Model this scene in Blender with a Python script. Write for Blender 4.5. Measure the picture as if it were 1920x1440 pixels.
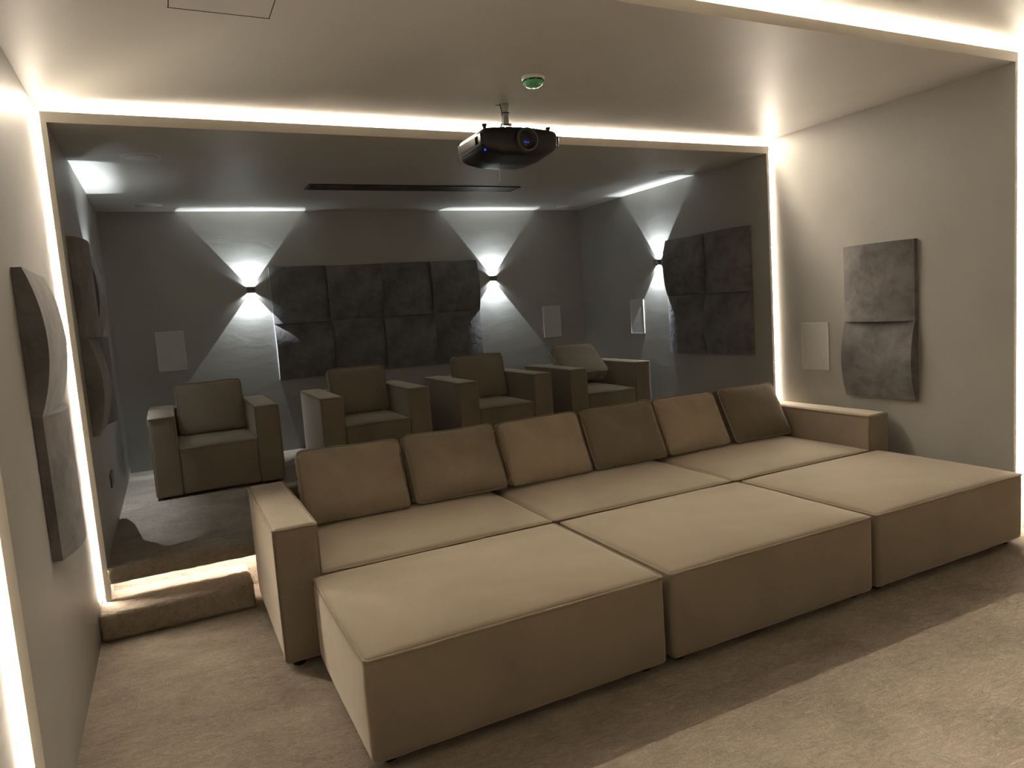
import bpy, bmesh, math, random
from mathutils import Vector, Matrix, noise

# ------------------------------------------------------------------ clear
for o in list(bpy.data.objects):
    bpy.data.objects.remove(o, do_unlink=True)
SC = bpy.context.scene
COL = SC.collection
R = math.radians

# ------------------------------------------------------------------ camera
cam_d = bpy.data.cameras.new('camera')
cam = bpy.data.objects.new('camera', cam_d)
COL.objects.link(cam)
RIGHT = Vector((0.89418458, -0.44197771, -0.07134169))
UP = Vector((0.11040711, 0.06326698, 0.99187074))
FWD = Vector((0.43387118, 0.89479215, -0.10536984))
m = Matrix.Identity(4)
for i in range(3):
    m[i][0] = RIGHT[i]; m[i][1] = UP[i]; m[i][2] = -FWD[i]
m[0][3], m[1][3], m[2][3] = 0.4393, -2.3098, 1.4659
cam.matrix_world = m
cam_d.sensor_fit = 'HORIZONTAL'
cam_d.sensor_width = 36.0
cam_d.lens = 1318.15 * 36.0 / 1920.0
cam_d.clip_start = 0.02
SC.camera = cam

# ------------------------------------------------------------------ world, exposure, light levels
w = bpy.data.worlds.new('world'); SC.world = w
w.use_nodes = True
w.node_tree.nodes['Background'].inputs[0].default_value = (0, 0, 0, 1)
SC.view_settings.view_transform = 'Standard'
SC.view_settings.look = 'None'
SC.view_settings.gamma = 1.0
SC.view_settings.use_curve_mapping = False
SC.view_settings.exposure = 0.0
SC.cycles.diffuse_bounces = 4
SC.cycles.adaptive_threshold = 0.015
SC.cycles.max_bounces = 6
LED_TOP = 270.0           # overhead strips (4 mm emitters)
LED_FRONT = 460.0         # overhead strip of the front frame
LED_SIDE = 200.0         # upright strips (6 mm emitters)
LED_STEP = 100.0
LED_COL = (1.0, 0.86, 0.69)
SCONCE_W = 58.0
SCONCE_COL = (0.84, 0.93, 1.0)

# ------------------------------------------------------------------ dimensions (metres)
W, H = 4.713, 2.60          # width and ceiling of the middle bay
Y1, Y2 = 1.716, 4.432       # rear frame plane, back wall
D, DT = 0.049, 0.100        # inset of the linings, side and top
LS, LT = 0.024, 0.050       # thickness of the lining edge, side and top
YF = -4.3                   # front wall behind the camera
HP, HS, YS = 0.312, 0.140, 1.530
rnd = random.Random(7)

# ------------------------------------------------------------------ helpers
def prop(o, label=None, cat=None, group=None, kind=None):
    if label: o['label'] = label
    if cat: o['category'] = cat
    if group: o['group'] = group
    if kind: o['kind'] = kind
    return o

def empty(name, loc, rz=0.0, label=None, cat=None, group=None):
    o = bpy.data.objects.new(name, None)
    COL.objects.link(o)
    o.location = loc; o.rotation_euler = (0, 0, rz)
    o.empty_display_size = 0.1
    return prop(o, label, cat, group)

def mesh(name, verts, faces, mat, parent=None, loc=(0, 0, 0), smooth=False, merge=None):
    me = bpy.data.meshes.new(name)
    me.from_pydata([tuple(v) for v in verts], [], faces)
    bm = bmesh.new(); bm.from_mesh(me)
    if merge: bmesh.ops.remove_doubles(bm, verts=bm.verts, dist=merge)
    bmesh.ops.recalc_face_normals(bm, faces=bm.faces)
    bm.to_mesh(me); bm.free()
    return link(name, me, mat, parent, loc, smooth)

def link(name, me, mat=None, parent=None, loc=(0, 0, 0), smooth=False):
    if mat and not me.materials: me.materials.append(mat)
    if smooth:
        for p in me.polygons: p.use_smooth = True
    o = bpy.data.objects.new(name, me)
    COL.objects.link(o)
    o.location = loc
    if parent: o.parent = parent
    return o

def boxes_mesh(bl):
    V, F = [], []
    for (x0, x1, y0, y1, z0, z1) in bl:
        n = len(V)
        V += [(x0, y0, z0), (x1, y0, z0), (x1, y1, z0), (x0, y1, z0), (x0, y0, z1), (x1, y0, z1), (x1, y1, z1), (x0, y1, z1)]
        F += [(n, n+3, n+2, n+1), (n+4, n+5, n+6, n+7), (n, n+1, n+5, n+4), (n+1, n+2, n+6, n+5), (n+2, n+3, n+7, n+6), (n+3, n, n+4, n+7)]
    return V, F

def box(name, b, mat, parent=None, loc=(0, 0, 0), bevel=0.0, seg=2):
    V, F = boxes_mesh([b] if not isinstance(b, list) else b)
    me = bpy.data.meshes.new(name); me.from_pydata(V, [], F)
    if bevel:
        bm = bmesh.new(); bm.from_mesh(me)
        bmesh.ops.bevel(bm, geom=list(bm.edges), offset=bevel, segments=seg, profile=0.5, affect='EDGES')
        bm.to_mesh(me); bm.free()
    return link(name, me, mat, parent, loc, smooth=False)

def axis(a, b, r, n):
    L = [a, a + r*0.15, a + r*0.4, a + r*0.75, a + r*1.3]
    Rr = [b - (v - a) for v in L][::-1]
    mid = [L[-1] + (Rr[0] - L[-1]) * i / n for i in range(1, n)]
    return L + mid + Rr

def soft_box(name, b, r, mat, parent=None, crown=0.0, puff=0.0, rough=0.0, n=8, seed=0, loc=(0, 0, 0), fn=None):
    """upholstered block: rounded edges, crowned top, slightly puffed sides"""
    x0, x1, y0, y1, z0, z1 = b
    ax = [axis(x0, x1, r, n), axis(y0, y1, r, n), axis(z0, z1, r, max(2, n // 2))]
    V, F = [], []
    def P(p):
        q = [min(max(p[0], x0 + r), x1 - r), min(max(p[1], y0 + r), y1 - r), min(max(p[2], z0 + r), z1 - r)]
        dv = Vector(p) - Vector(q)
        if dv.length > 1e-9: dv = dv.normalized() * r
        v = Vector(q) + dv
        u = 2*(v.x - x0)/(x1 - x0) - 1; t = 2*(v.y - y0)/(y1 - y0) - 1; s = 2*(v.z - z0)/(z1 - z0) - 1
        eu, et, es = max(0, 1 - u**4), max(0, 1 - t**4), max(0, 1 - s**4)
        if s > 0: v.z += crown * (eu * et) ** 0.7 * s
        v.x += puff * u * et * es; v.y += puff * t * eu * es
        if rough:
            k = noise.noise_vector(v * 9 + Vector((seed * 3.1, 0, 0)))
            v += k * rough
            v += noise.noise_vector(v * 70) * rough * 0.5
        if fn: v = fn(v)
        return v
    for a in range(3):
        i, j = [(1, 2), (0, 2), (0, 1)][a]
        for side in (0, 1):
            base = len(V); ni, nj = len(ax[i]), len(ax[j])
            for ii in range(ni):
                for jj in range(nj):
                    p = [0, 0, 0]; p[a] = ax[a][-1] if side else ax[a][0]
                    p[i] = ax[i][ii]; p[j] = ax[j][jj]
                    V.append(P(p))
            for ii in range(ni - 1):
                for jj in range(nj - 1):
                    q = base + ii * nj + jj
                    F.append((q, q + 1, q + nj + 1, q + nj))
    return mesh(name, V, F, mat, parent, loc, smooth=True, merge=1e-5)

def tube(name, pts, rad, mat, parent=None, closed=False, k=6, loc=(0, 0, 0)):
    V, F = [], []
    n = len(pts); pts = [Vector(p) for p in pts]
    for i in range(n):
        a = pts[(i - 1) % n] if (closed or i > 0) else pts[i]
        c = pts[(i + 1) % n] if (closed or i < n - 1) else pts[i]
        t = (c - a).normalized()
        u = t.cross(Vector((0, 0, 1)))
        if u.length < 0.05: u = t.cross(Vector((1, 0, 0)))
        u.normalize(); v = t.cross(u)
        for j in range(k):
            an = 2 * math.pi * j / k
            V.append(pts[i] + (u * math.cos(an) + v * math.sin(an)) * rad)
    for i in range(n if closed else n - 1):
        for j in range(k):
            F.append((i*k + j, i*k + (j+1) % k, ((i+1) % n)*k + (j+1) % k, ((i+1) % n)*k + j))
    if not closed:
        F.append(tuple(range(k))[::-1]); F.append(tuple((n-1)*k + j for j in range(k)))
    return mesh(name, V, F, mat, parent, loc, smooth=True)

def lathe(name, prof, mat, parent=None, loc=(0, 0, 0), k=32, ax='z', cap=True):
    V, F = [], []
    for (r, z) in prof:
        for j in range(k):
            an = 2*math.pi*j/k
            p = (r*math.cos(an), r*math.sin(an), z)
            V.append(p if ax == 'z' else (p[0], -p[2], p[1]))     # 'y': axis towards -y
    for i in range(len(prof) - 1):
        for j in range(k):
            F.append((i*k + j, i*k + (j+1) % k, (i+1)*k + (j+1) % k, (i+1)*k + j))
    if cap:
        F.append(tuple(range(k))); F.append(tuple((len(prof)-1)*k + j for j in range(k)))
    return mesh(name, V, F, mat, parent, loc, smooth=True)

def sharp(o, ang=35):
    me = o.data
    bm = bmesh.new(); bm.from_mesh(me)
    for e in bm.edges:
        if len(e.link_faces) == 2 and e.calc_face_angle(0) > R(ang): e.smooth = False
    bm.to_mesh(me); bm.free()
    return o

# ------------------------------------------------------------------ materials
def nt(name):
    m = bpy.data.materials.new(name); m.use_nodes = True
    return m, m.node_tree.nodes, m.node_tree.links, m.node_tree.nodes['Principled BSDF']

def mat_basic(name, col, rough=0.6, metal=0.0, spec=0.5, emit=None, es=0.0):
    m, N, L, b = nt(name)
    b.inputs['Base Color'].default_value = (*col, 1)
    b.inputs['Roughness'].default_value = rough
    b.inputs['Metallic'].default_value = metal
    b.inputs['Specular IOR Level'].default_value = spec
    if emit:
        b.inputs['Emission Color'].default_value = (*emit, 1); b.inputs['Emission Strength'].default_value = es
    return m

def noise_node(N, L, scale, detail=4, rough=0.5, vec=None, stretch=None, dist=0.0):
    tc = N.new('ShaderNodeTexCoord')
    out = tc.outputs['Object'] if vec is None else vec
    if stretch:
        mp = N.new('ShaderNodeMapping'); mp.inputs['Scale'].default_value = stretch[:3]
        if len(stretch) > 3: mp.inputs['Rotation'].default_value = (0, 0, stretch[3])
        L.new(out, mp.inputs['Vector']); out = mp.outputs['Vector']
    n = N.new('ShaderNodeTexNoise'); n.inputs['Scale'].default_value = scale
    n.inputs['Detail'].default_value = detail; n.inputs['Roughness'].default_value = rough
    n.inputs['Distortion'].default_value = dist
    L.new(out, n.inputs['Vector'])
    return n

def ramp(N, L, src, stops):
    r = N.new('ShaderNodeValToRGB')
    e = r.color_ramp.elements
    while len(e) < len(stops): e.new(0.5)
    for i, (p, c) in enumerate(stops): e[i].position = p; e[i].color = (*c, 1)
    L.new(src, r.inputs['Fac'])
    return r

def sc(c, k): return tuple(v * k for v in c)

def mat_paint(name, col):
    m, N, L, b = nt(name)
    n1 = noise_node(N, L, 1.6, 5, 0.55, stretch=(1, 1, 1.0), dist=0.4)
    r = ramp(N, L, n1.outputs['Fac'], [(0.3, sc(col, 0.95)), (0.7, sc(col, 1.05))])
    L.new(r.outputs['Color'], b.inputs['Base Color'])
    b.inputs['Roughness'].default_value = 0.48
    b.inputs['Specular IOR Level'].default_value = 0.32
    n2 = noise_node(N, L, 3.0, 6, 0.6, stretch=(1, 1, 2.2), dist=0.6)
    bp = N.new('ShaderNodeBump'); bp.inputs['Strength'].default_value = 0.10; bp.inputs['Distance'].default_value = 0.02
    L.new(n2.outputs['Fac'], bp.inputs['Height']); L.new(bp.outputs['Normal'], b.inputs['Normal'])
    return m

def mat_carpet(name, col):
    m, N, L, b = nt(name)
    n1 = noise_node(N, L, 3.0, 6, 0.62, stretch=(1, 1.25, 1, 0.5), dist=0.5)
    n2 = noise_node(N, L, 15, 7, 0.72, stretch=(1.0, 2.3, 1.0, 0.12), dist=1.6)
    n3 = noise_node(N, L, 210, 3, 0.7)
    mx = N.new('ShaderNodeMix'); mx.data_type = 'FLOAT'; mx.inputs[0].default_value = 0.5
    L.new(n1.outputs['Fac'], mx.inputs[2]); L.new(n2.outputs['Fac'], mx.inputs[3])
    r = ramp(N, L, mx.outputs[0], [(0.34, sc(col, 0.62)), (0.5, col), (0.66, sc(col, 1.30))])  # self-shadowing of the pile painted in: creases darker, over random tone
    r3 = ramp(N, L, n3.outputs['Fac'], [(0.3, (0.76, 0.76, 0.76)), (0.65, (1.12, 1.12, 1.12))])
    mu = N.new('ShaderNodeMix'); mu.data_type = 'RGBA'; mu.blend_type = 'MULTIPLY'; mu.inputs[0].default_value = 1.0
    L.new(r.outputs['Color'], mu.inputs[6]); L.new(r3.outputs['Color'], mu.inputs[7])
    L.new(mu.outputs[2], b.inputs['Base Color'])
    b.inputs['Roughness'].default_value = 1.0; b.inputs['Specular IOR Level'].default_value = 0.05
    b.inputs['Sheen Weight'].default_value = 0.15; b.inputs['Sheen Roughness'].default_value = 0.6
    n4 = noise_node(N, L, 15, 7, 0.72, stretch=(1.0, 2.3, 1.0, 0.12), dist=1.6)
    b1 = N.new('ShaderNodeBump'); b1.inputs['Strength'].default_value = 1.0; b1.inputs['Distance'].default_value = 0.045
    L.new(n4.outputs['Fac'], b1.inputs['Height'])
    b2 = N.new('ShaderNodeBump'); b2.inputs['Strength'].default_value = 0.7; b2.inputs['Distance'].default_value = 0.006
    L.new(n3.outputs['Fac'], b2.inputs['Height']); L.new(b1.outputs['Normal'], b2.inputs['Normal'])
    L.new(b2.outputs['Normal'], b.inputs['Normal'])
    return m

def mat_velvet(name, col, lo=0.85, hi=1.12, scale=3.2, sheen=0.35, tint=(1, 0.95, 0.88), bump=0.12, contrast=(0.36, 0.62), dist=1.4):
    m, N, L, b = nt(name)
    n1 = noise_node(N, L, scale, 5, 0.6, dist=dist)
    r = ramp(N, L, n1.outputs['Fac'], [(contrast[0], sc(col, lo)), (0.5, col), (contrast[1], sc(col, hi))])
    L.new(r.outputs['Color'], b.inputs['Base Color'])
    b.inputs['Roughness'].default_value = 0.9; b.inputs['Specular IOR Level'].default_value = 0.12
    b.inputs['Sheen Weight'].default_value = sheen; b.inputs['Sheen Roughness'].default_value = 0.38
    b.inputs['Sheen Tint'].default_value = (*tint, 1)
    n2 = noise_node(N, L, scale * 2.0, 4, 0.5, dist=0.6)
    b1 = N.new('ShaderNodeBump'); b1.inputs['Strength'].default_value = bump; b1.inputs['Distance'].default_value = 0.02
    L.new(n2.outputs['Fac'], b1.inputs['Height'])
    n3 = noise_node(N, L, 420, 2, 0.5)
    b2 = N.new('ShaderNodeBump'); b2.inputs['Strength'].default_value = 0.12; b2.inputs['Distance'].default_value = 0.001
    L.new(n3.outputs['Fac'], b2.inputs['Height']); L.new(b1.outputs['Normal'], b2.inputs['Normal'])
    L.new(b2.outputs['Normal'], b.inputs['Normal'])
    return m

M_WALL = mat_paint('greige_paint', (0.35, 0.340, 0.313))
M_CEIL = mat_paint('ceiling_paint', (0.50, 0.480, 0.440))
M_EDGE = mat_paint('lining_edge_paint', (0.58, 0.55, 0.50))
M_CARPET = mat_carpet('beige_carpet', (0.67, 0.567, 0.450))
M_SOFA = mat_velvet('taupe_velvet', (0.262, 0.216, 0.160), lo=0.86, hi=1.10, scale=2.2, sheen=1.0, tint=(1, 0.92, 0.80), bump=0.03, contrast=(0.30, 0.68), dist=0.5)
M_PIPE = mat_velvet('taupe_piping', (0.26, 0.214, 0.158), bump=0.0)
M_PANEL = mat_velvet('charcoal_velvet', (0.150, 0.143, 0.140), lo=0.72, hi=1.22, scale=7.0, sheen=0.30, tint=(0.95, 0.95, 1.0), bump=0.20, contrast=(0.36, 0.64), dist=0.35)
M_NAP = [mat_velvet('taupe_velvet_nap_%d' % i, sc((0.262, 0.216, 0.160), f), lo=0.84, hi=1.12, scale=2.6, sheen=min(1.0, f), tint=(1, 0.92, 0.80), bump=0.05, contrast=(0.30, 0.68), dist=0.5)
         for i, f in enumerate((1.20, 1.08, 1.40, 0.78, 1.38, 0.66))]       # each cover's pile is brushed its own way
M_BLACK = mat_basic('black_plastic', (0.012, 0.012, 0.012), 0.35)
M_SIDE = mat_basic('projector_side', (0.035, 0.033, 0.030), 0.32, 0.4)
M_FOOT = mat_basic('foot_black', (0.008, 0.008, 0.008), 0.6)
M_WHITEM = mat_basic('white_mount', (0.62, 0.60, 0.57), 0.4)
M_GRILLE = mat_basic('grille_white', (0.53, 0.525, 0.51), 0.55)
M_GFRAME = mat_basic('grille_frame', (0.66, 0.65, 0.63), 0.45)
M_DETW = mat_basic('detector_white', (0.75, 0.72, 0.68), 0.35)
M_GREEN = mat_basic('green_film', (0.10, 0.42, 0.17), 0.12)
M_SLOT = mat_basic('slot_dark', (0.004, 0.004, 0.004), 0.9, 0, 0.0)
M_SCONCE = mat_basic('sconce_metal', (0.10, 0.095, 0.09), 0.4, 0.3)
M_LENS = mat_basic('lens_glass', (0.004, 0.004, 0.02), 0.05, 0, 0.8)
M_RING = mat_basic('lens_ring_grey', (0.10, 0.095, 0.09), 0.45)
M_BLUE = mat_basic('blue_led_and_glint', (0.0, 0.01, 0.2), 0.3, emit=(0.01, 0.06, 1.0), es=1.2)  # for the status light and the painted-in lens reflections
M_LENSLIT = mat_basic('sconce_lens', (0.8, 0.8, 0.8), 0.3, emit=(0.85, 0.94, 1.0), es=3000)
M_LED = {k: mat_basic('led_' + k, (0.8, 0.8, 0.8), 0.5, emit=LED_COL, es=v) for k, v in (('top', LED_TOP), ('front', LED_FRONT), ('side', LED_SIDE))}
M_LEDS = mat_basic('led_step', (0.8, 0.8, 0.8), 0.5, emit=(1.0, 0.84, 0.72), es=LED_STEP)
M_DEBRIS = mat_basic('clear_thread', (0.55, 0.52, 0.46), 0.3)

# ------------------------------------------------------------------ room shell
def struct(name, b, mat, label=None):
    return prop(box(name, b, mat), kind='structure', label=label)

T = 0.10
CH = 0.085                                   # depth of the light channels behind the lining edges
struct('floor', (-D - T, W + D + T, YF, 2.0, -0.1, 0.0), M_CARPET, 'beige cut-pile carpet floor')
struct('wall_front', (-D - T, W + D + T, YF - T, YF, -0.1, H + DT + T), mat_basic('front_wall_fabric', (0.50, 0.485, 0.45), 0.9), 'plain wall behind the camera')
# front bay (camera stands here)
struct('wall_left_front', (-D - T, -D, YF, CH, -0.1, H + DT + T), M_WALL, 'greige wall of the front bay, left')
struct('wall_right_front', (W + D, W + D + T, YF, CH, -0.1, H + DT + T), M_WALL, 'greige wall of the front bay, right')
struct('ceiling_front', (-D - T, W + D + T, YF, CH, H + DT, H + DT + T), M_CEIL, 'front ceiling above the outer light strip')
# middle bay: a lining whose front edge shows at the strip
def lining(y0, y1, y1t, dx, zt, tag, z0=0.0):
    struct('wall_left_' + tag, (dx - LS, dx, y0, y1, z0, zt), M_WALL, 'greige wall of the %s bay, left' % tag)
    struct('wall_right_' + tag, (W - dx, W - dx + LS, y0, y1, z0, zt), M_WALL, 'greige wall of the %s bay, right' % tag)
    struct('ceiling_' + tag, (dx - LS, W - dx + LS, y0, y1t, zt, zt + LT), M_CEIL, 'greige ceiling of the %s bay' % tag)
lining(0.0, Y1 + CH, Y1 + CH, 0.0, H, 'middle')
lining(Y1, Y2, Y2, D, H - DT, 'rear')
struct('wall_back', (-D - T, W + D + T, Y2, Y2 + T, -0.1, H), M_WALL, 'greige back wall behind the armchairs')
# returns that close the light channels at their back
struct('trim_1', [(-D - T, -LS, CH, CH + 0.03, 0, H + DT + T), (W + LS, W + D + T, CH, CH + 0.03, 0, H + DT + T), (-LS, W + LS, CH, CH + 0.03, H + LT, H + DT + T)], M_WALL)
struct('trim_2', [(-D, D - LS, Y1 + CH, Y1 + CH + 0.03, 0, H + LT), (W - D + LS, W + D, Y1 + CH, Y1 + CH + 0.03, 0, H + LT), (D - LS, W - D + LS, Y1 + CH, Y1 + CH + 0.03, H - DT + LT, H + LT)], M_WALL)
# pale faces of the lining edges
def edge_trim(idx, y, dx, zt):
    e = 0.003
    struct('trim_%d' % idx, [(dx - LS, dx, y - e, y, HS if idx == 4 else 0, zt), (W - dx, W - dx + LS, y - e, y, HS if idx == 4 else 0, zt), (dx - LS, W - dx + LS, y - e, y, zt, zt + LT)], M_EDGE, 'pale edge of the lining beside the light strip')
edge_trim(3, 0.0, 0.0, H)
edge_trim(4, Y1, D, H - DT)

# LED strips recessed in the channels
def led(name, b, mat, label, parts=True):
    o = box(name, b, mat)
    prop(o, label, 'light strip', 'warm light strips in the frame channels')
e = 0.004
yr, yf = Y1 + 0.004, 0.004
ht_, hs_ = 0.004, 0.006      # visible height of the emitters: above / at the sides
led('light_strip', (0.06, W - 0.06, yr, yr + 0.02, H - ht_, H - 0.001), M_LED['top'], 'warm light strip above the rear opening, behind the projector')
led('light_strip', (0.001, hs_, yr, yr + 0.02, HS + 0.01, H - 0.08), M_LED['side'], 'upright warm light strip on the left of the rear opening, by the step')
led('light_strip', (W - hs_, W - 0.001, yr, yr + 0.02, 0.02, H - 0.08), M_LED['side'], 'upright warm light strip on the right of the rear opening, behind the sofa arm')
led('light_strip', (-D + 0.06, W + D - 0.06, yf, yf + 0.02, H + DT - ht_, H + DT - 0.001), M_LED['front'], 'warm light strip across the ceiling at the top right corner')
led('light_strip', (-D + 0.001, -D + hs_, yf, yf + 0.02, 0.01, H + DT - 0.08), M_LED['side'], 'nearest upright warm light strip at the bottom left corner')
led('light_strip', (W + D - hs_, W + D - 0.001, yf, yf + 0.02, 0.01, H + DT - 0.08), M_LED['side'], 'upright warm light strip at the right edge, behind the ottoman corner')

# raised rear platform with an overhanging carpeted nosing, and the step
prop(soft_box('floor_rear_platform', (D * 0.6, W - D * 0.6, 1.90, Y2 + 0.02, 0.0, HP), 0.01, M_CARPET, n=24, rough=0.0), 'carpeted platform under the armchairs', kind='structure')
def nose_fn(v):
    return v + noise.noise_vector(v * 45) * 0.0045 + noise.noise_vector(v * 160) * 0.002
nos = soft_box('trim_5', (D * 0.9, W - D * 0.9, 1.700, 1.790, HP - 0.085, HP + 0.001), 0.018, M_CARPET, n=160, fn=nose_fn)
prop(nos, 'carpeted front edge of the rear platform', kind='structure')
struct('trim_6', (D * 0.9, W - D * 0.9, 1.775, 1.91, HP - 0.030, HP - 0.001), M_CARPET, 'carpeted ledge of the rear platform')
led_o = box('light_strip', (0.035, W - 0.035, 1.797, 1.809, HP - 0.046, HP - 0.032), M_LEDS)
prop(led_o, 'light strip hidden under the platform edge above the step', 'light strip', 'warm light strips in the frame channels')
stp = soft_box('carpet_step', (0.003, 0.714, YS, 1.895, 0.0, HS), 0.022, M_CARPET, n=60, fn=nose_fn)
prop(stp, 'low carpeted step in front of the rear platform, left of the sofa', 'step')

# ------------------------------------------------------------------ upholstery
def loop_rect(x0, x1, y0, y1, z, r=0.02, k=5, n=12, crown=None):
    pts = []
    cs = [(x1 - r, y1 - r, 0), (x0 + r, y1 - r, 90), (x0 + r, y0 + r, 180), (x1 - r, y0 + r, 270)]
    for q, (cx, cy, a0) in enumerate(cs):
        for i in range(k + 1):
            a = R(a0 + 90 * i / k); pts.append(Vector((cx + r*math.cos(a), cy + r*math.sin(a), z)))
        nx, ny, na = cs[(q + 1) % 4]
        nxt = Vector((nx + r*math.cos(R(na)), ny + r*math.sin(R(na)), z)); last = pts[-1]
        for i in range(1, n): pts.append(last.lerp(nxt, i / n))
    return pts

def wob(pts, amp, seed):
    return [p + noise.noise_vector(p * 4 + Vector((seed, 0, 0))) * amp for p in pts]

def block(name, b, parent, crown=0.012, puff=0.004, r=0.016, seed=0, n=12, pipe=True, front_pipe=False):
    x0, x1, y0, y1, z0, z1 = b
    o = soft_box(name, b, r, M_SOFA, parent, crown=crown, puff=puff, rough=0.0016, n=n, seed=seed)
    if pipe:
        pts = loop_rect(x0 + 0.0015, x1 - 0.0015, y0 + 0.0015, y1 - 0.0015, z1 - r * 0.30, r=0.018)
        tube('piping', wob(pts, 0.0022, seed), 0.0055, M_PIPE, o, closed=True)
    if front_pipe:
        pts = [Vector((p.x, y0 + r * 0.42, p.y)) for p in loop_rect(x0 + 0.002, x1 - 0.002, z0 + 0.002, z1 - 0.002, 0, r=0.016)]
        tube('piping', wob(pts, 0.0014, seed + 3), 0.0045, M_PIPE, o, closed=True)
    return o

def feet(parent, pts, h=0.03, s=0.028):
    for (x, y) in pts:
        lathe('foot', [(s * 0.85, 0.0), (s, 0.004), (s, h + 0.004)], M_FOOT, parent, (x, y, 0), k=12)

# --- large sofa
SX0, SX1, SY0, SY1 = 0.748, 4.640, 0.722, 1.685
AW = 0.186
root = empty('sofa', ((SX0 + SX1) / 2, (SY0 + SY1) / 2, 0), 0, 'long low taupe velvet sofa with block arms in front of the platform', 'sofa')
cx, cy = (SX0 + SX1) / 2, (SY0 + SY1) / 2
def SB(name, x0, x1, y0, y1, z0, z1, **k):
    return block(name, (x0 - cx, x1 - cx, y0 - cy, y1 - cy, z0, z1), root, **k)
SB('arm', SX0, SX0 + AW, SY0, SY1, 0.03, 0.618, crown=0.006, r=0.022, seed=1, front_pipe=True)
SB('arm', SX1 - AW, SX1, SY0, SY1, 0.03, 0.618, crown=0.006, r=0.022, seed=2, front_pipe=True)
seams = [SX0 + AW + 0.003, 2.09, 3.283, SX1 - AW - 0.003]
for i in range(3):
    a, b_ = seams[i] + 0.006 * (i > 0), seams[i + 1] - 0.006 * (i < 2)
    SB('seat', a, b_, SY0 + 0.002, 1.58, 0.03, 0.395, crown=0.028, r=0.022, seed=4 + i)
    SB('backrest', a, b_, 1.585, SY1, 0.03, 0.60, crown=0.004, seed=8 + i)
feet(root, [(x - cx, y - cy) for x in (SX0 + 0.06, 2.0, 3.2, SX1 - 0.06) for y in (SY0 + 0.05, SY1 - 0.06)])

# --- ottomans
ott = [(0.888, 2.078, 'nearest wide taupe ottoman, at the left end of the row'), (2.108, 3.292, 'middle taupe ottoman of the row in front of the sofa'), (3.320, 4.500, 'farthest taupe ottoman, beside the right wall')]
for i, (a, b_, lab) in enumerate(ott):
    y0, y1 = -0.163, 0.702
    o = empty('ottoman', ((a + b_) / 2, (y0 + y1) / 2, 0), 0, lab, 'ottoman', 'ottomans pushed against the sofa')
    hw, hd = (b_ - a) / 2, (y1 - y0) / 2
    block('body', (-hw, hw, -hd, hd, 0.03, 0.391), o, crown=0.026, puff=0.009, r=0.022, seed=20 + i, n=16)
    feet(o, [(sx * (hw - 0.07), sy * (hd - 0.07)) for sx in (-1, 1) for sy in (-1, 1)])

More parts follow.
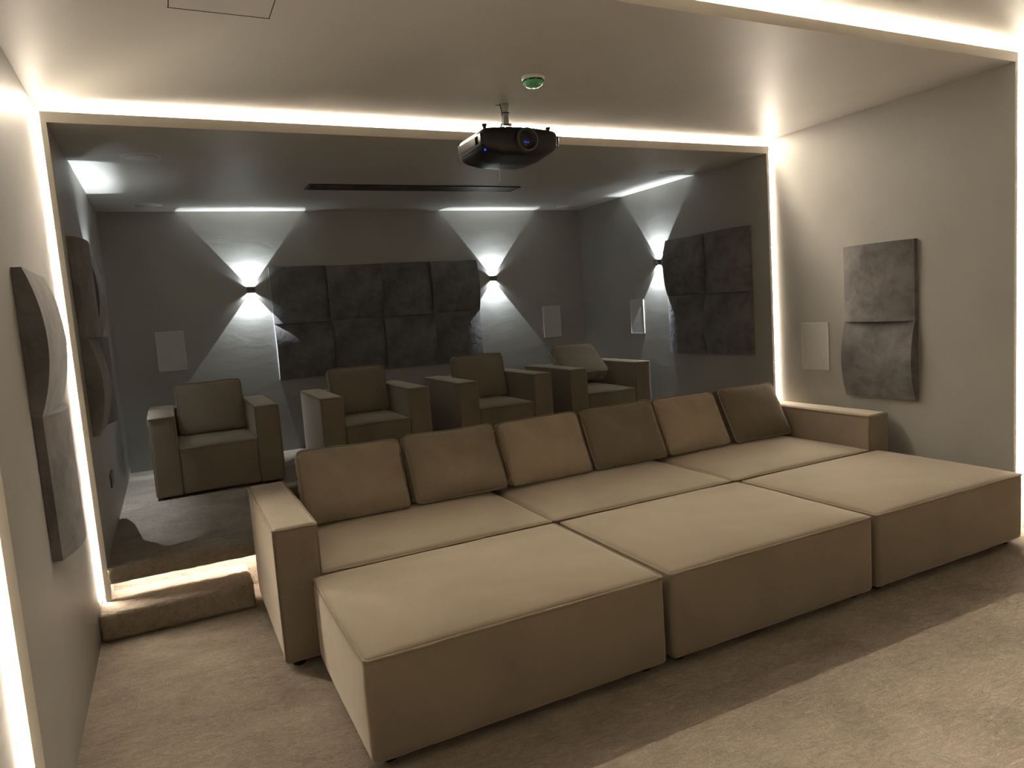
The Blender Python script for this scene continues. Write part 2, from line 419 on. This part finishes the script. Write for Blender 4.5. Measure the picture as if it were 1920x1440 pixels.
# --- loose cushions
def cushion(name, wd, ht, th, bulge, loc, tilt, label, group, seed, yaw=0.0, roll=0.0, N1=34, N2=26, zmin=None, ymax=None, ztop=0.0, mat=None):
    o = empty(name, loc, 0, label, 'cushion', group)
    o.rotation_euler = (Matrix.Rotation(yaw, 3, 'Z') @ Matrix.Rotation(-tilt, 3, 'X') @ Matrix.Rotation(roll, 3, 'Y')).to_euler()
    ME = Matrix.Translation(Vector(loc)) @ o.rotation_euler.to_matrix().to_4x4()
    MI = ME.inverted()
    def press(v):              # flattened where it rests on the seat and leans on the back
        q = ME @ Vector(v)
        if zmin is not None and q.z < zmin: q.z = zmin + (q.z - zmin) * 0.06
        lim = None if ymax is None else ymax + max(0.0, q.z - ztop) * 0.8
        if lim is not None and q.y > lim: q.y = lim + (q.y - lim) * 0.06
        return MI @ q
    def sq(u, v):
        mx = max(abs(u), abs(v))
        if mx < 1e-6: return 0.0, 0.0
        a, b = abs(u), abs(v)
        nrm = mx * ((a/mx)**14 + (b/mx)**14) ** (1/14)
        k = mx / nrm
        return u * k, v * k
    def edge(u, v):            # gentle sag of the outline
        x, z = sq(u, v)
        x *= 1 - 0.018 * (1 - v*v); z *= 1 - 0.028 * (1 - u*u)
        nn = noise.noise(Vector((u * 1.7 + seed * 5.3, v * 1.7, seed)))
        return Vector((x * wd/2 + 0.004 * nn, 0, z * ht/2 + 0.005 * nn))
    def face(u, v, s):
        p = edge(u, v)
        m1 = max(abs(u), abs(v))
        d = bulge * (max(0, 1 - abs(u)**3.2) * max(0, 1 - abs(v)**3.2)) ** 0.55
        d *= 1 + 0.18 * noise.noise(Vector((u * 1.2 + seed, v * 1.2, 3.3 * s)))
        fall = math.exp(-(1 - m1) / 0.13) * min(1, (1 - m1) / 0.03)
        t = v if abs(u) > abs(v) else u
        d += 0.0065 * fall * math.sin(t * 21 + 4 * noise.noise(Vector((t * 3, seed, s))) ) * (0.5 + noise.noise(Vector((t * 2.3 + seed, s, 1.7))))
        return p + Vector((0, -s * (th/2 + d), 0))
    V, F = [], []
    gr = lambda i, n: math.sin((2 * i / n - 1) * math.pi / 2)
    for s in (1, -1):
        base = len(V)
        for i in range(N1 + 1):
            for j in range(N2 + 1): V.append(face(gr(i, N1), gr(j, N2), s))
        for i in range(N1):
            for j in range(N2):
                q = base + i * (N2 + 1) + j
                F.append((q, q + 1, q + N2 + 2, q + N2 + 1))
    per = [(gr(i, N1), -1) for i in range(N1)] + [(1, gr(j, N2)) for j in range(N2)] + [(gr(i, N1), 1) for i in range(N1, 0, -1)] + [(-1, gr(j, N2)) for j in range(N2, 0, -1)]
    # denser gusset with puckers
    per2 = []
    for i in range(len(per)):
        a, b = per[i], per[(i + 1) % len(per)]
        per2 += [a, ((a[0] + b[0]) / 2, (a[1] + b[1]) / 2)]
    K = 6; base = len(V); n = len(per2)
    for i, (u, v) in enumerate(per2):
        p = edge(u, v)
        out = Vector((u if abs(u) >= 0.999 else u * 0.15, 0, v if abs(v) >= 0.999 else v * 0.15)).normalized()
        for k in range(K + 1):
            f = k / K
            bul = math.sin(math.pi * f)
            wr = noise.noise(Vector((i * 0.42, seed * 7.7, f * 1.5))) * 0.012
            V.append(p + Vector((0, -th/2 + th * f, 0)) + out * (0.010 * bul + wr * bul))
    for i in range(n):
        for k in range(K):
            q = base + i * (K + 1) + k; q2 = base + ((i + 1) % n) * (K + 1) + k
            F.append((q, q + 1, q2 + 1, q2))
    V = [press(v) for v in V]
    body = mesh('cover', V, F, mat or M_SOFA, o, smooth=True, merge=2e-4)
    for s in (1, -1):
        pts = []
        for (u, v) in per2:
            p = edge(u, v); pts.append(p + Vector((0, -s * th/2, 0)) + Vector((u, 0, v)).normalized() * 0.004)
        tube('piping', [press(p) for p in pts], 0.0060, M_PIPE, o, closed=True)
    return o

names = ['leftmost cushion on the long sofa, next to its near arm', 'second cushion from the left on the long sofa', 'third cushion from the left on the long sofa',
         'fourth cushion from the left on the long sofa', 'fifth cushion from the left on the long sofa', 'rightmost dark cushion on the long sofa, against its far arm']
xs = [(0.985, 1.552), (1.580, 2.148), (2.166, 2.736), (2.755, 3.320), (3.335, 3.874), (3.900, 4.440)]
for i, (a, b_) in enumerate(xs):
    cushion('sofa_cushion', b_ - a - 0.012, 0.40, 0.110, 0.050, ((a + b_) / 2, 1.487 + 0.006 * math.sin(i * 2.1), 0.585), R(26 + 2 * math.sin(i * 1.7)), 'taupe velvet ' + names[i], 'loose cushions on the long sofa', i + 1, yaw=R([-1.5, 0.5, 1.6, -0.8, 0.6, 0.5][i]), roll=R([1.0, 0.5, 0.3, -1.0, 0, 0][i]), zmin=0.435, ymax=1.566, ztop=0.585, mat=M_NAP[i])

# --- armchairs
CW, CD, CA, CH_A, CSEAT = 0.870, 0.90, 0.170, 0.582, 0.345
def armchair(x, y, rz, label, seed):
    o = empty('armchair', (x, y, HP), rz, label, 'armchair', 'armchairs in a row on the rear platform')
    hw, hd = CW / 2, CD / 2
    def B(name, b, **k): return block(name, b, o, **k)
    B('arm', (-hw, -hw + CA, -hd, hd, 0.02, CH_A), crown=0.005, seed=seed, n=8, front_pipe=True)
    B('arm', (hw - CA, hw, -hd, hd, 0.02, CH_A), crown=0.005, seed=seed + 1, n=8, front_pipe=True)
    B('seat', (-hw + CA + 0.004, hw - CA - 0.004, -hd + 0.004, hd - 0.165, 0.02, CSEAT), crown=0.022, seed=seed + 2, n=8)
    B('backrest', (-hw + CA + 0.004, hw - CA - 0.004, hd - 0.16, hd, 0.02, CH_A - 0.012), crown=0.004, seed=seed + 3, n=8)
    feet(o, [(sx * (hw - 0.06), sy * (hd - 0.06)) for sx in (-1, 1) for sy in (-1, 1)], h=0.02)
    return o
chairs = [(0.700, 3.115 + CD/2, 0, 'armchair with block arms, leftmost of the four on the platform'),
          (1.872, 3.085 + CD/2, 0, 'armchair with block arms, second from the left on the platform'),
          (2.985, 3.040 + CD/2, 0, 'armchair with block arms, third from the left on the platform'),
          (4.065, 3.060 + CD/2, 0, 'armchair with block arms, rightmost on the platform, with a slumped cushion')]
for i, (x, y, rz, lab) in enumerate(chairs): armchair(x, y, R(rz), 'taupe velvet ' + lab, 40 + 5 * i)
cl = ['upright cushion in the leftmost armchair', 'cushion in the second armchair from the left', 'cushion in the third armchair from the left', 'cushion slumped back in the rightmost armchair']
cp = [(0.700, 3.690, 0.868, 12, 0, 0), (1.866, 3.665, 0.864, 13, -0.5, 0.5), (2.985, 3.630, 0.868, 13, -0.5, 0.5), (4.060, 3.625, 0.900, 50, 0, 2)]
for i, (x, y, z, t, yw, rl) in enumerate(cp):
    cushion('chair_cushion', 0.455 if i == 3 else 0.472, 0.40, 0.11, 0.03, (x, y, z), R(t), 'taupe velvet ' + cl[i], 'loose cushions in the armchairs', 11 + i, yaw=R(yw), roll=R(rl), N1=24, N2=20, zmin=HP + CSEAT + 0.040, ymax=chairs[i][1] + CD/2 - 0.186, ztop=HP + CH_A - 0.03)

# ------------------------------------------------------------------ acoustic wall panels
TS, TG = 0.512, 0.0006
def tile_mesh(kind):
    n = 14; s = TS / 2 - TG; V, F = [], []
    def dep(u, v):
        t = v if kind == 'A' else u
        return 0.030 + 0.046 * (1 - t * t)
    g = lambda i: -1 + 2 * i / n
    for i in range(n + 1):
        for j in range(n + 1):
            u, v = g(i), g(j)
            V.append((u * s, -dep(u, v), v * s))
    for i in range(n):
        for j in range(n):
            q = i * (n + 1) + j; F.append((q, q + 1, q + n + 2, q + n + 1))
    per = [(i, 0) for i in range(n)] + [(n, j) for j in range(n)] + [(i, n) for i in range(n, 0, -1)] + [(0, j) for j in range(n, 0, -1)]
    b0 = len(V)
    for (i, j) in per: V.append((g(i) * s, 0, g(j) * s))
    idx = [i * (n + 1) + j for (i, j) in per]
    L = len(per)
    for k in range(L): F.append((idx[k], idx[(k + 1) % L], b0 + (k + 1) % L, b0 + k))
    F.append(tuple(b0 + k for k in range(L)))
    me = bpy.data.meshes.new('acoustic_tile_' + kind); me.from_pydata(V, [], F)
    bm = bmesh.new(); bm.from_mesh(me); bmesh.ops.recalc_face_normals(bm, faces=bm.faces)
    for f in bm.faces: f.smooth = True
    ed = [e_ for e_ in bm.edges if e_.calc_face_angle(0) > R(30)]
    for e_ in ed: e_.smooth = False
    bm.to_mesh(me); bm.free(); me.materials.append(M_PANEL)
    return me
TM = {k: tile_mesh(k) for k in 'AB'}
def panel(loc, rz, cols, rows, first, label):
    """loc: lower corner at local x = 0; first: kind of the tile at the top at local x = 0"""
    o = empty('acoustic_panel', loc, rz, label, 'wall panel', 'tufted acoustic wall panels')
    for c in range(cols):
        for r_ in range(rows):
            k = 'AB'[(('AB'.index(first)) + c + r_) % 2]
            t = link('tile', TM[k], None, o, ((c + 0.5) * TS, -0.002, (rows - 1 - r_ + 0.5) * TS))
    return o
panel((1.340, Y2, 0.972), 0, 4, 2, 'B', 'wide dark grey velvet wall panel of eight tiles on the back wall')
panel((W - D, 2.915, 0.966), R(-90), 2, 2, 'A', 'dark grey velvet wall panel of four tiles on the right wall behind the sofa')
panel((D, 1.880, 0.966), R(90), 2, 2, 'B', 'dark grey velvet wall panel of four tiles on the far left wall')
panel((W, 1.072, 0.702), R(-90), 1, 2, 'B', 'dark grey velvet wall panel of two tiles on the right wall above the ottomans')
panel((0, 0.560, 0.702), R(90), 1, 2, 'A', 'nearest dark grey velvet wall panel of two tiles on the left wall')

# ------------------------------------------------------------------ sconces
def sconce(loc, rz, label):
    """slim box lamp, open above and below: its cheeks cut the fan of light, its front keeps it on the wall"""
    o = empty('wall_sconce', loc, rz, label, 'wall lamp', 'up and down wall lamps')
    off = 0.018
    box('back_plate', (-0.030, 0.030, -0.004, 0.0, -0.020, 0.020), M_SCONCE, o)
    box('housing', [(-0.034, -0.030, -0.032, 0.0, -0.026, 0.026), (0.030, 0.034, -0.032, 0.0, -0.026, 0.026),
                    (-0.034, 0.034, -0.036, -0.032, -0.028, 0.028), (-0.030, 0.030, -0.032, -0.004, -0.003, 0.003)], M_SCONCE, o)
    for s in (1, -1):
        lathe('lens', [(0.001, 0), (0.008, 0), (0.008, 0.003), (0.001, 0.004)] if s > 0 else [(0.001, -0.004), (0.008, -0.003), (0.008, 0), (0.001, 0)], M_LENSLIT, o, (0, -off, s * 0.0032), k=16)
        ld = bpy.data.lights.new('sconce_beam', 'SPOT')
        ld.energy = SCONCE_W; ld.color = SCONCE_COL
        ld.spot_size = R(77); ld.spot_blend = 0.04; ld.shadow_soft_size = 0.0025
        lo = bpy.data.objects.new('beam', ld); COL.objects.link(lo)
        lo.parent = o; lo.location = (0, -off - 0.0095, s * 0.0085)
        lo.rotation_euler = (0 if s < 0 else math.pi, 0, 0)
    return o
sconce((1.174, Y2, 1.805), 0, 'small up-and-down wall lamp left of the eight-tile panel')
sconce((3.572, Y2, 1.800), 0, 'small up-and-down wall lamp right of the eight-tile panel')
sconce((W - D, 3.064, 1.805), R(-90), 'small up-and-down wall lamp on the right wall beside the four-tile panel')
sconce((D, 3.064, 1.805), R(90), 'wall lamp hidden behind the left wall panel, its glow on the ceiling')

# ------------------------------------------------------------------ speakers
def grille(loc, rz, wd, ht, label):
    o = empty('wall_speaker', loc, rz, label, 'speaker', 'flush rectangular wall speakers')
    box('grille', (-wd/2 + 0.004, wd/2 - 0.004, -0.0075, 0, -ht/2 + 0.004, ht/2 - 0.004), M_GRILLE, o)
    t = 0.005
    box('frame', [(-wd/2, wd/2, -0.010, 0, ht/2 - t, ht/2), (-wd/2, wd/2, -0.010, 0, -ht/2, -ht/2 + t), (-wd/2, -wd/2 + t, -0.010, 0, -ht/2 + t, ht/2 - t), (wd/2 - t, wd/2, -0.010, 0, -ht/2 + t, ht/2 - t)], M_GFRAME, o)
grille((0.474, Y2, 1.318), 0, 0.222, 0.338, 'pale rectangular wall speaker above the leftmost armchair')
grille((4.247, Y2, 1.304), 0, 0.214, 0.338, 'pale rectangular wall speaker on the back wall near the right corner')
grille((W - D, 3.432, 1.307), R(-90), 0.218, 0.338, 'pale rectangular wall speaker below the right wall lamp')
grille((W, 1.346, 1.038), R(-90), 0.230, 0.344, 'pale rectangular wall speaker above the far sofa arm')
def ceil_speaker(x, y, label):
    o = empty('ceiling_speaker', (x, y, H - DT), 0, label, 'speaker', 'round ceiling speakers over the armchairs')
    lathe('grille', [(0.001, -0.006), (0.098, -0.006), (0.098, 0)], M_GRILLE, o, k=40)
    lathe('rim', [(0.098, 0), (0.098, -0.0075), (0.106, -0.0075), (0.110, 0)], M_GFRAME, o, k=40, cap=False)
ceil_speaker(0.427, 2.376, 'round white ceiling speaker nearest the left light strip')
ceil_speaker(0.428, 4.111, 'round white ceiling speaker over the leftmost armchair, near the back wall')
ceil_speaker(4.346, 2.440, 'round white ceiling speaker nearest the right light strip')
ceil_speaker(4.392, 4.215, 'round white ceiling speaker in the far right corner')

# ------------------------------------------------------------------ black slot vent in the rear ceiling
vx0, vx1, vy0, vy1, vz = 1.520, 3.292, 3.130, 3.330, H - DT
o = empty('slot_vent', ((vx0 + vx1)/2, (vy0 + vy1)/2, vz), 0, 'long black slot vent in the rear ceiling', 'vent')
hx, hy = (vx1 - vx0)/2, (vy1 - vy0)/2
box('frame', [(-hx, hx, -hy, -hy + 0.022, -0.010, 0), (-hx, hx, hy - 0.022, hy, -0.010, 0), (-hx, -hx + 0.022, -hy + 0.022, hy - 0.022, -0.010, 0), (hx - 0.022, hx, -hy + 0.022, hy - 0.022, -0.010, 0)], M_BLACK, o)
box('backing', (-hx + 0.02, hx - 0.02, -hy + 0.02, hy - 0.02, -0.001, 0), M_SLOT, o)
for k in range(4):
    yy = -hy + 0.022 + (k + 0.5) * (2*hy - 0.044) / 4
    box('slat', (-hx + 0.022, hx - 0.022, yy - 0.012, yy + 0.012, -0.008, -0.003), M_BLACK, o)

# ------------------------------------------------------------------ access hatch in the middle ceiling
o = empty('ceiling_hatch', (0.745, 0.335, H), 0, 'square painted access hatch in the ceiling, top left', 'hatch')
box('hatch_panel', (-0.1675, 0.1675, -0.1675, 0.1675, -0.0012, 0), M_CEIL, o)
box('shadow_gap', [(-0.172, 0.172, -0.173, -0.1675, -0.001, 0), (-0.172, 0.172, 0.1675, 0.174, -0.001, 0), (-0.1705, -0.1675, -0.1675, 0.1675, -0.001, 0), (0.1675, 0.1705, -0.1675, 0.1675, -0.001, 0)], M_SLOT, o)

# ------------------------------------------------------------------ wall socket
o = empty('wall_socket', (D, 2.585, 0.612), R(90), 'dark socket plate low on the far left wall', 'socket')
box('plate', (-0.085, 0.085, -0.008, 0, -0.042, 0.042), M_RING, o, bevel=0.002)
for s in (-1, 1): box('outlet', (s*0.04 - 0.026, s*0.04 + 0.026, -0.0095, -0.006, -0.026, 0.026), M_BLACK, o)

# ------------------------------------------------------------------ smoke detector
o = empty('smoke_detector', (2.205, 0.846, H), 0, 'white smoke detector with a glossy green film cover on the ceiling', 'smoke detector')
tn = M_GREEN.node_tree
fn_ = noise_node(tn.nodes, tn.links, 60, 4, 0.6, dist=1.0)
fb_ = tn.nodes.new('ShaderNodeBump'); fb_.inputs['Strength'].default_value = 0.6; fb_.inputs['Distance'].default_value = 0.01
tn.links.new(fn_.outputs['Fac'], fb_.inputs['Height']); tn.links.new(fb_.outputs['Normal'], tn.nodes['Principled BSDF'].inputs['Normal'])
lathe('base', [(0.056, 0), (0.057, -0.012), (0.054, -0.020), (0.050, -0.021)], M_DETW, o, k=32)
lathe('cover', [(0.052, -0.019), (0.051, -0.030), (0.045, -0.043), (0.033, -0.051), (0.018, -0.055), (0.001, -0.056)], M_GREEN, o, k=32)
for k in range(8):
    a = R(45 * k + 10)
    sl = box('slot', (-0.014, 0.014, -0.0525, -0.049, -0.0275, -0.0235), M_SLOT, o); sl.rotation_euler = (0, 0, a)

# ------------------------------------------------------------------ projector
px, py, pz = 2.268, 1.300, 2.352
o = empty('projector', (px, py, H), 0, 'black video projector hanging from the ceiling on a white mount', 'projector')
dz = pz - H
hw, hd, hh = 0.232, 0.175, 0.080
def pj(v):
    t = v.y / hd                      # -1 front .. 1 back
    u = v.x / hw
    v = v.copy()
    if t < 0: v.y -= 0.030 * (1 - u*u) * (-t)
    zz = v.z - dz
    if zz < 0:                        # belly tapers in towards the bottom
        k = -zz / hh
        v.x *= 1 - 0.14 * k * k; v.y = v.y * (1 - 0.10 * k * k)
        v.z += 0.020 * k * max(0, abs(u) - 0.55) / 0.45
        v.z += 0.018 * k * max(0, -t)
    else:
        v.z -= 0.012 * (zz / hh) * u * u
    return v
body = soft_box('body', (-hw, hw, -hd, hd, dz - hh, dz + hh), 0.035, M_BLACK, o, n=12, fn=pj)
# lighter side shells with an intake slot
for s in (-1, 1):
    V = []
    sd = soft_box('side_shell', (s*hw - 0.020, s*hw + 0.006 * 1, -hd + 0.010, hd - 0.02, dz - 0.030, dz + 0.052) if s > 0 else (-hw - 0.006, -hw + 0.020, -hd + 0.010, hd - 0.02, dz - 0.030, dz + 0.052), 0.006, M_SIDE, o, n=8, fn=pj)
    x0_, x1_ = (hw - 0.004, hw + 0.0075) if s > 0 else (-hw - 0.0075, -hw + 0.004)
    soft_box('intake_slot', (x0_, x1_, -hd + 0.045, -hd + 0.080, dz - 0.010, dz + 0.040), 0.001, M_SLOT, sd, n=3, fn=pj)
    soft_box('trim_line', (x0_, x1_, -hd + 0.02, hd - 0.03, dz - 0.030, dz - 0.025), 0.001, M_RING, sd, n=6, fn=pj)
# lens
lx, lz, ly = 0.012, dz + 0.006, -hd - 0.034
ring = lathe('lens_ring', [(0.050, -0.03), (0.061, -0.03), (0.061, 0.016), (0.057, 0.020), (0.053, 0.017), (0.050, -0.005)], M_RING, o, (lx, ly, lz), k=40, ax='y', cap=False)
lathe('lens_barrel', [(0.052, 0.004), (0.040, -0.006), (0.036, -0.014)], M_BLACK, ring, k=32, ax='y', cap=False)
lathe('lens', [(0.040, -0.016), (0.032, -0.008), (0.020, -0.003), (0.008, -0.001), (0.0005, 0.0)], M_LENS, ring, k=32, ax='y')
for (dx_, dz_, r_) in ((-0.010, -0.012, 0.0045), (0.0, -0.013, 0.003), (0.008, -0.014, 0.0025)):
    lathe('painted_glint', [(0.0003, 0.001), (r_, 0.0006), (r_, 0.0)], M_BLUE, ring, (dx_, 0.0, dz_), k=10, ax='y')  # glowing discs stand in for blue reflections on the lens
lathe('status_light', [(0.0004, 0.004), (0.006, 0.003), (0.006, 0.0)], M_BLUE, o, (-hw + 0.012, -hd + 0.004, dz - 0.046), k=12, ax='y')
for (fx, fy) in ((-hw + 0.03, -hd + 0.03), (hw - 0.05, -hd + 0.03), (0.0, hd - 0.04)):
    lathe('foot', [(0.008, dz + hh - 0.02), (0.008, dz + hh + 0.006), (0.014, dz + hh + 0.008), (0.014, dz + hh + 0.018), (0.001, dz + hh + 0.019)], M_BLACK, o, (fx, fy, -0.006), k=16)
# mount
lathe('mount_pole', [(0.0215, 0.0), (0.0215, -0.050), (0.0200, -0.051), (0.0175, -0.052), (0.0175, -0.112)], M_WHITEM, o, k=24)
lathe('cable_tie', [(0.0215, -0.049), (0.0230, -0.049), (0.0230, -0.054), (0.0200, -0.054)], M_BLACK, o, k=24, cap=False)
box('mount_bracket', [(-0.026, -0.022, -0.02, 0.02, -0.162, -0.108), (0.022, 0.026, -0.02, 0.02, -0.162, -0.108), (-0.026, 0.026, -0.02, 0.02, -0.112, -0.108), (-0.030, 0.030, -0.03, 0.03, -0.166, -0.160)], M_WHITEM, o)
lathe('pivot', [(0.008, -0.024), (0.012, -0.012), (0.012, 0.012), (0.008, 0.024)], M_RING, o, (0, 0, -0.135), k=16, ax='y')
for a in (30, 150, 270):
    ca, sa = math.cos(R(a)), math.sin(R(a))
    tube('mount_arm', [(0.02*ca, 0.02*sa, -0.162), (0.13*ca, 0.10*sa, -0.160), (0.145*ca, 0.11*sa, dz + hh - 0.006)], 0.006, M_WHITEM if a == 270 else M_RING, o)
tube('cable', [(-0.030, 0.0, -0.0005), (-0.026, -0.004, -0.03), (-0.022, -0.006, -0.06), (-0.027, -0.004, -0.11), (-0.05, 0.01, -0.150), (-0.07, 0.04, -0.166)], 0.003, M_BLACK, o)
tube('cable', [(-0.055, 0.0, -0.008), (-0.040, 0.0, -0.010), (-0.026, 0.0, -0.006)], 0.0025, M_RING, o)
tube('dangling_thread', [(-0.075, -0.02, dz - hh + 0.01), (-0.073, -0.022, dz - hh - 0.02), (-0.070, -0.022, dz - hh - 0.06), (-0.077, -0.022, dz - hh - 0.098), (-0.085, -0.02, dz - hh - 0.100)], 0.0016, M_WHITEM, o)

# ------------------------------------------------------------------ scraps on the carpet
def scrap(loc, n, ln, label):
    o = empty('thread_scrap', loc, 0, label, 'thread')
    for k in range(n):
        a = R(rnd.uniform(-30, 30)) - R(65); x = rnd.uniform(-0.012, 0.012); y = rnd.uniform(-0.01, 0.01)
        pts = [(x + ln * t * math.cos(a), y + ln * t * math.sin(a) , 0.003 + 0.008 * math.sin(math.pi * t) * rnd.uniform(0.5, 1.2)) for t in (0, .25, .5, .75, 1)]
        tube('fibre', pts, 0.0008, M_DEBRIS, o, k=4)
scrap((2.430, -1.010, 0.0), 6, 0.075, 'pale loose threads on the carpet at the bottom right')
scrap((2.170, -0.185, 0.0), 3, 0.03, 'tiny pale lint between the near and middle ottomans')
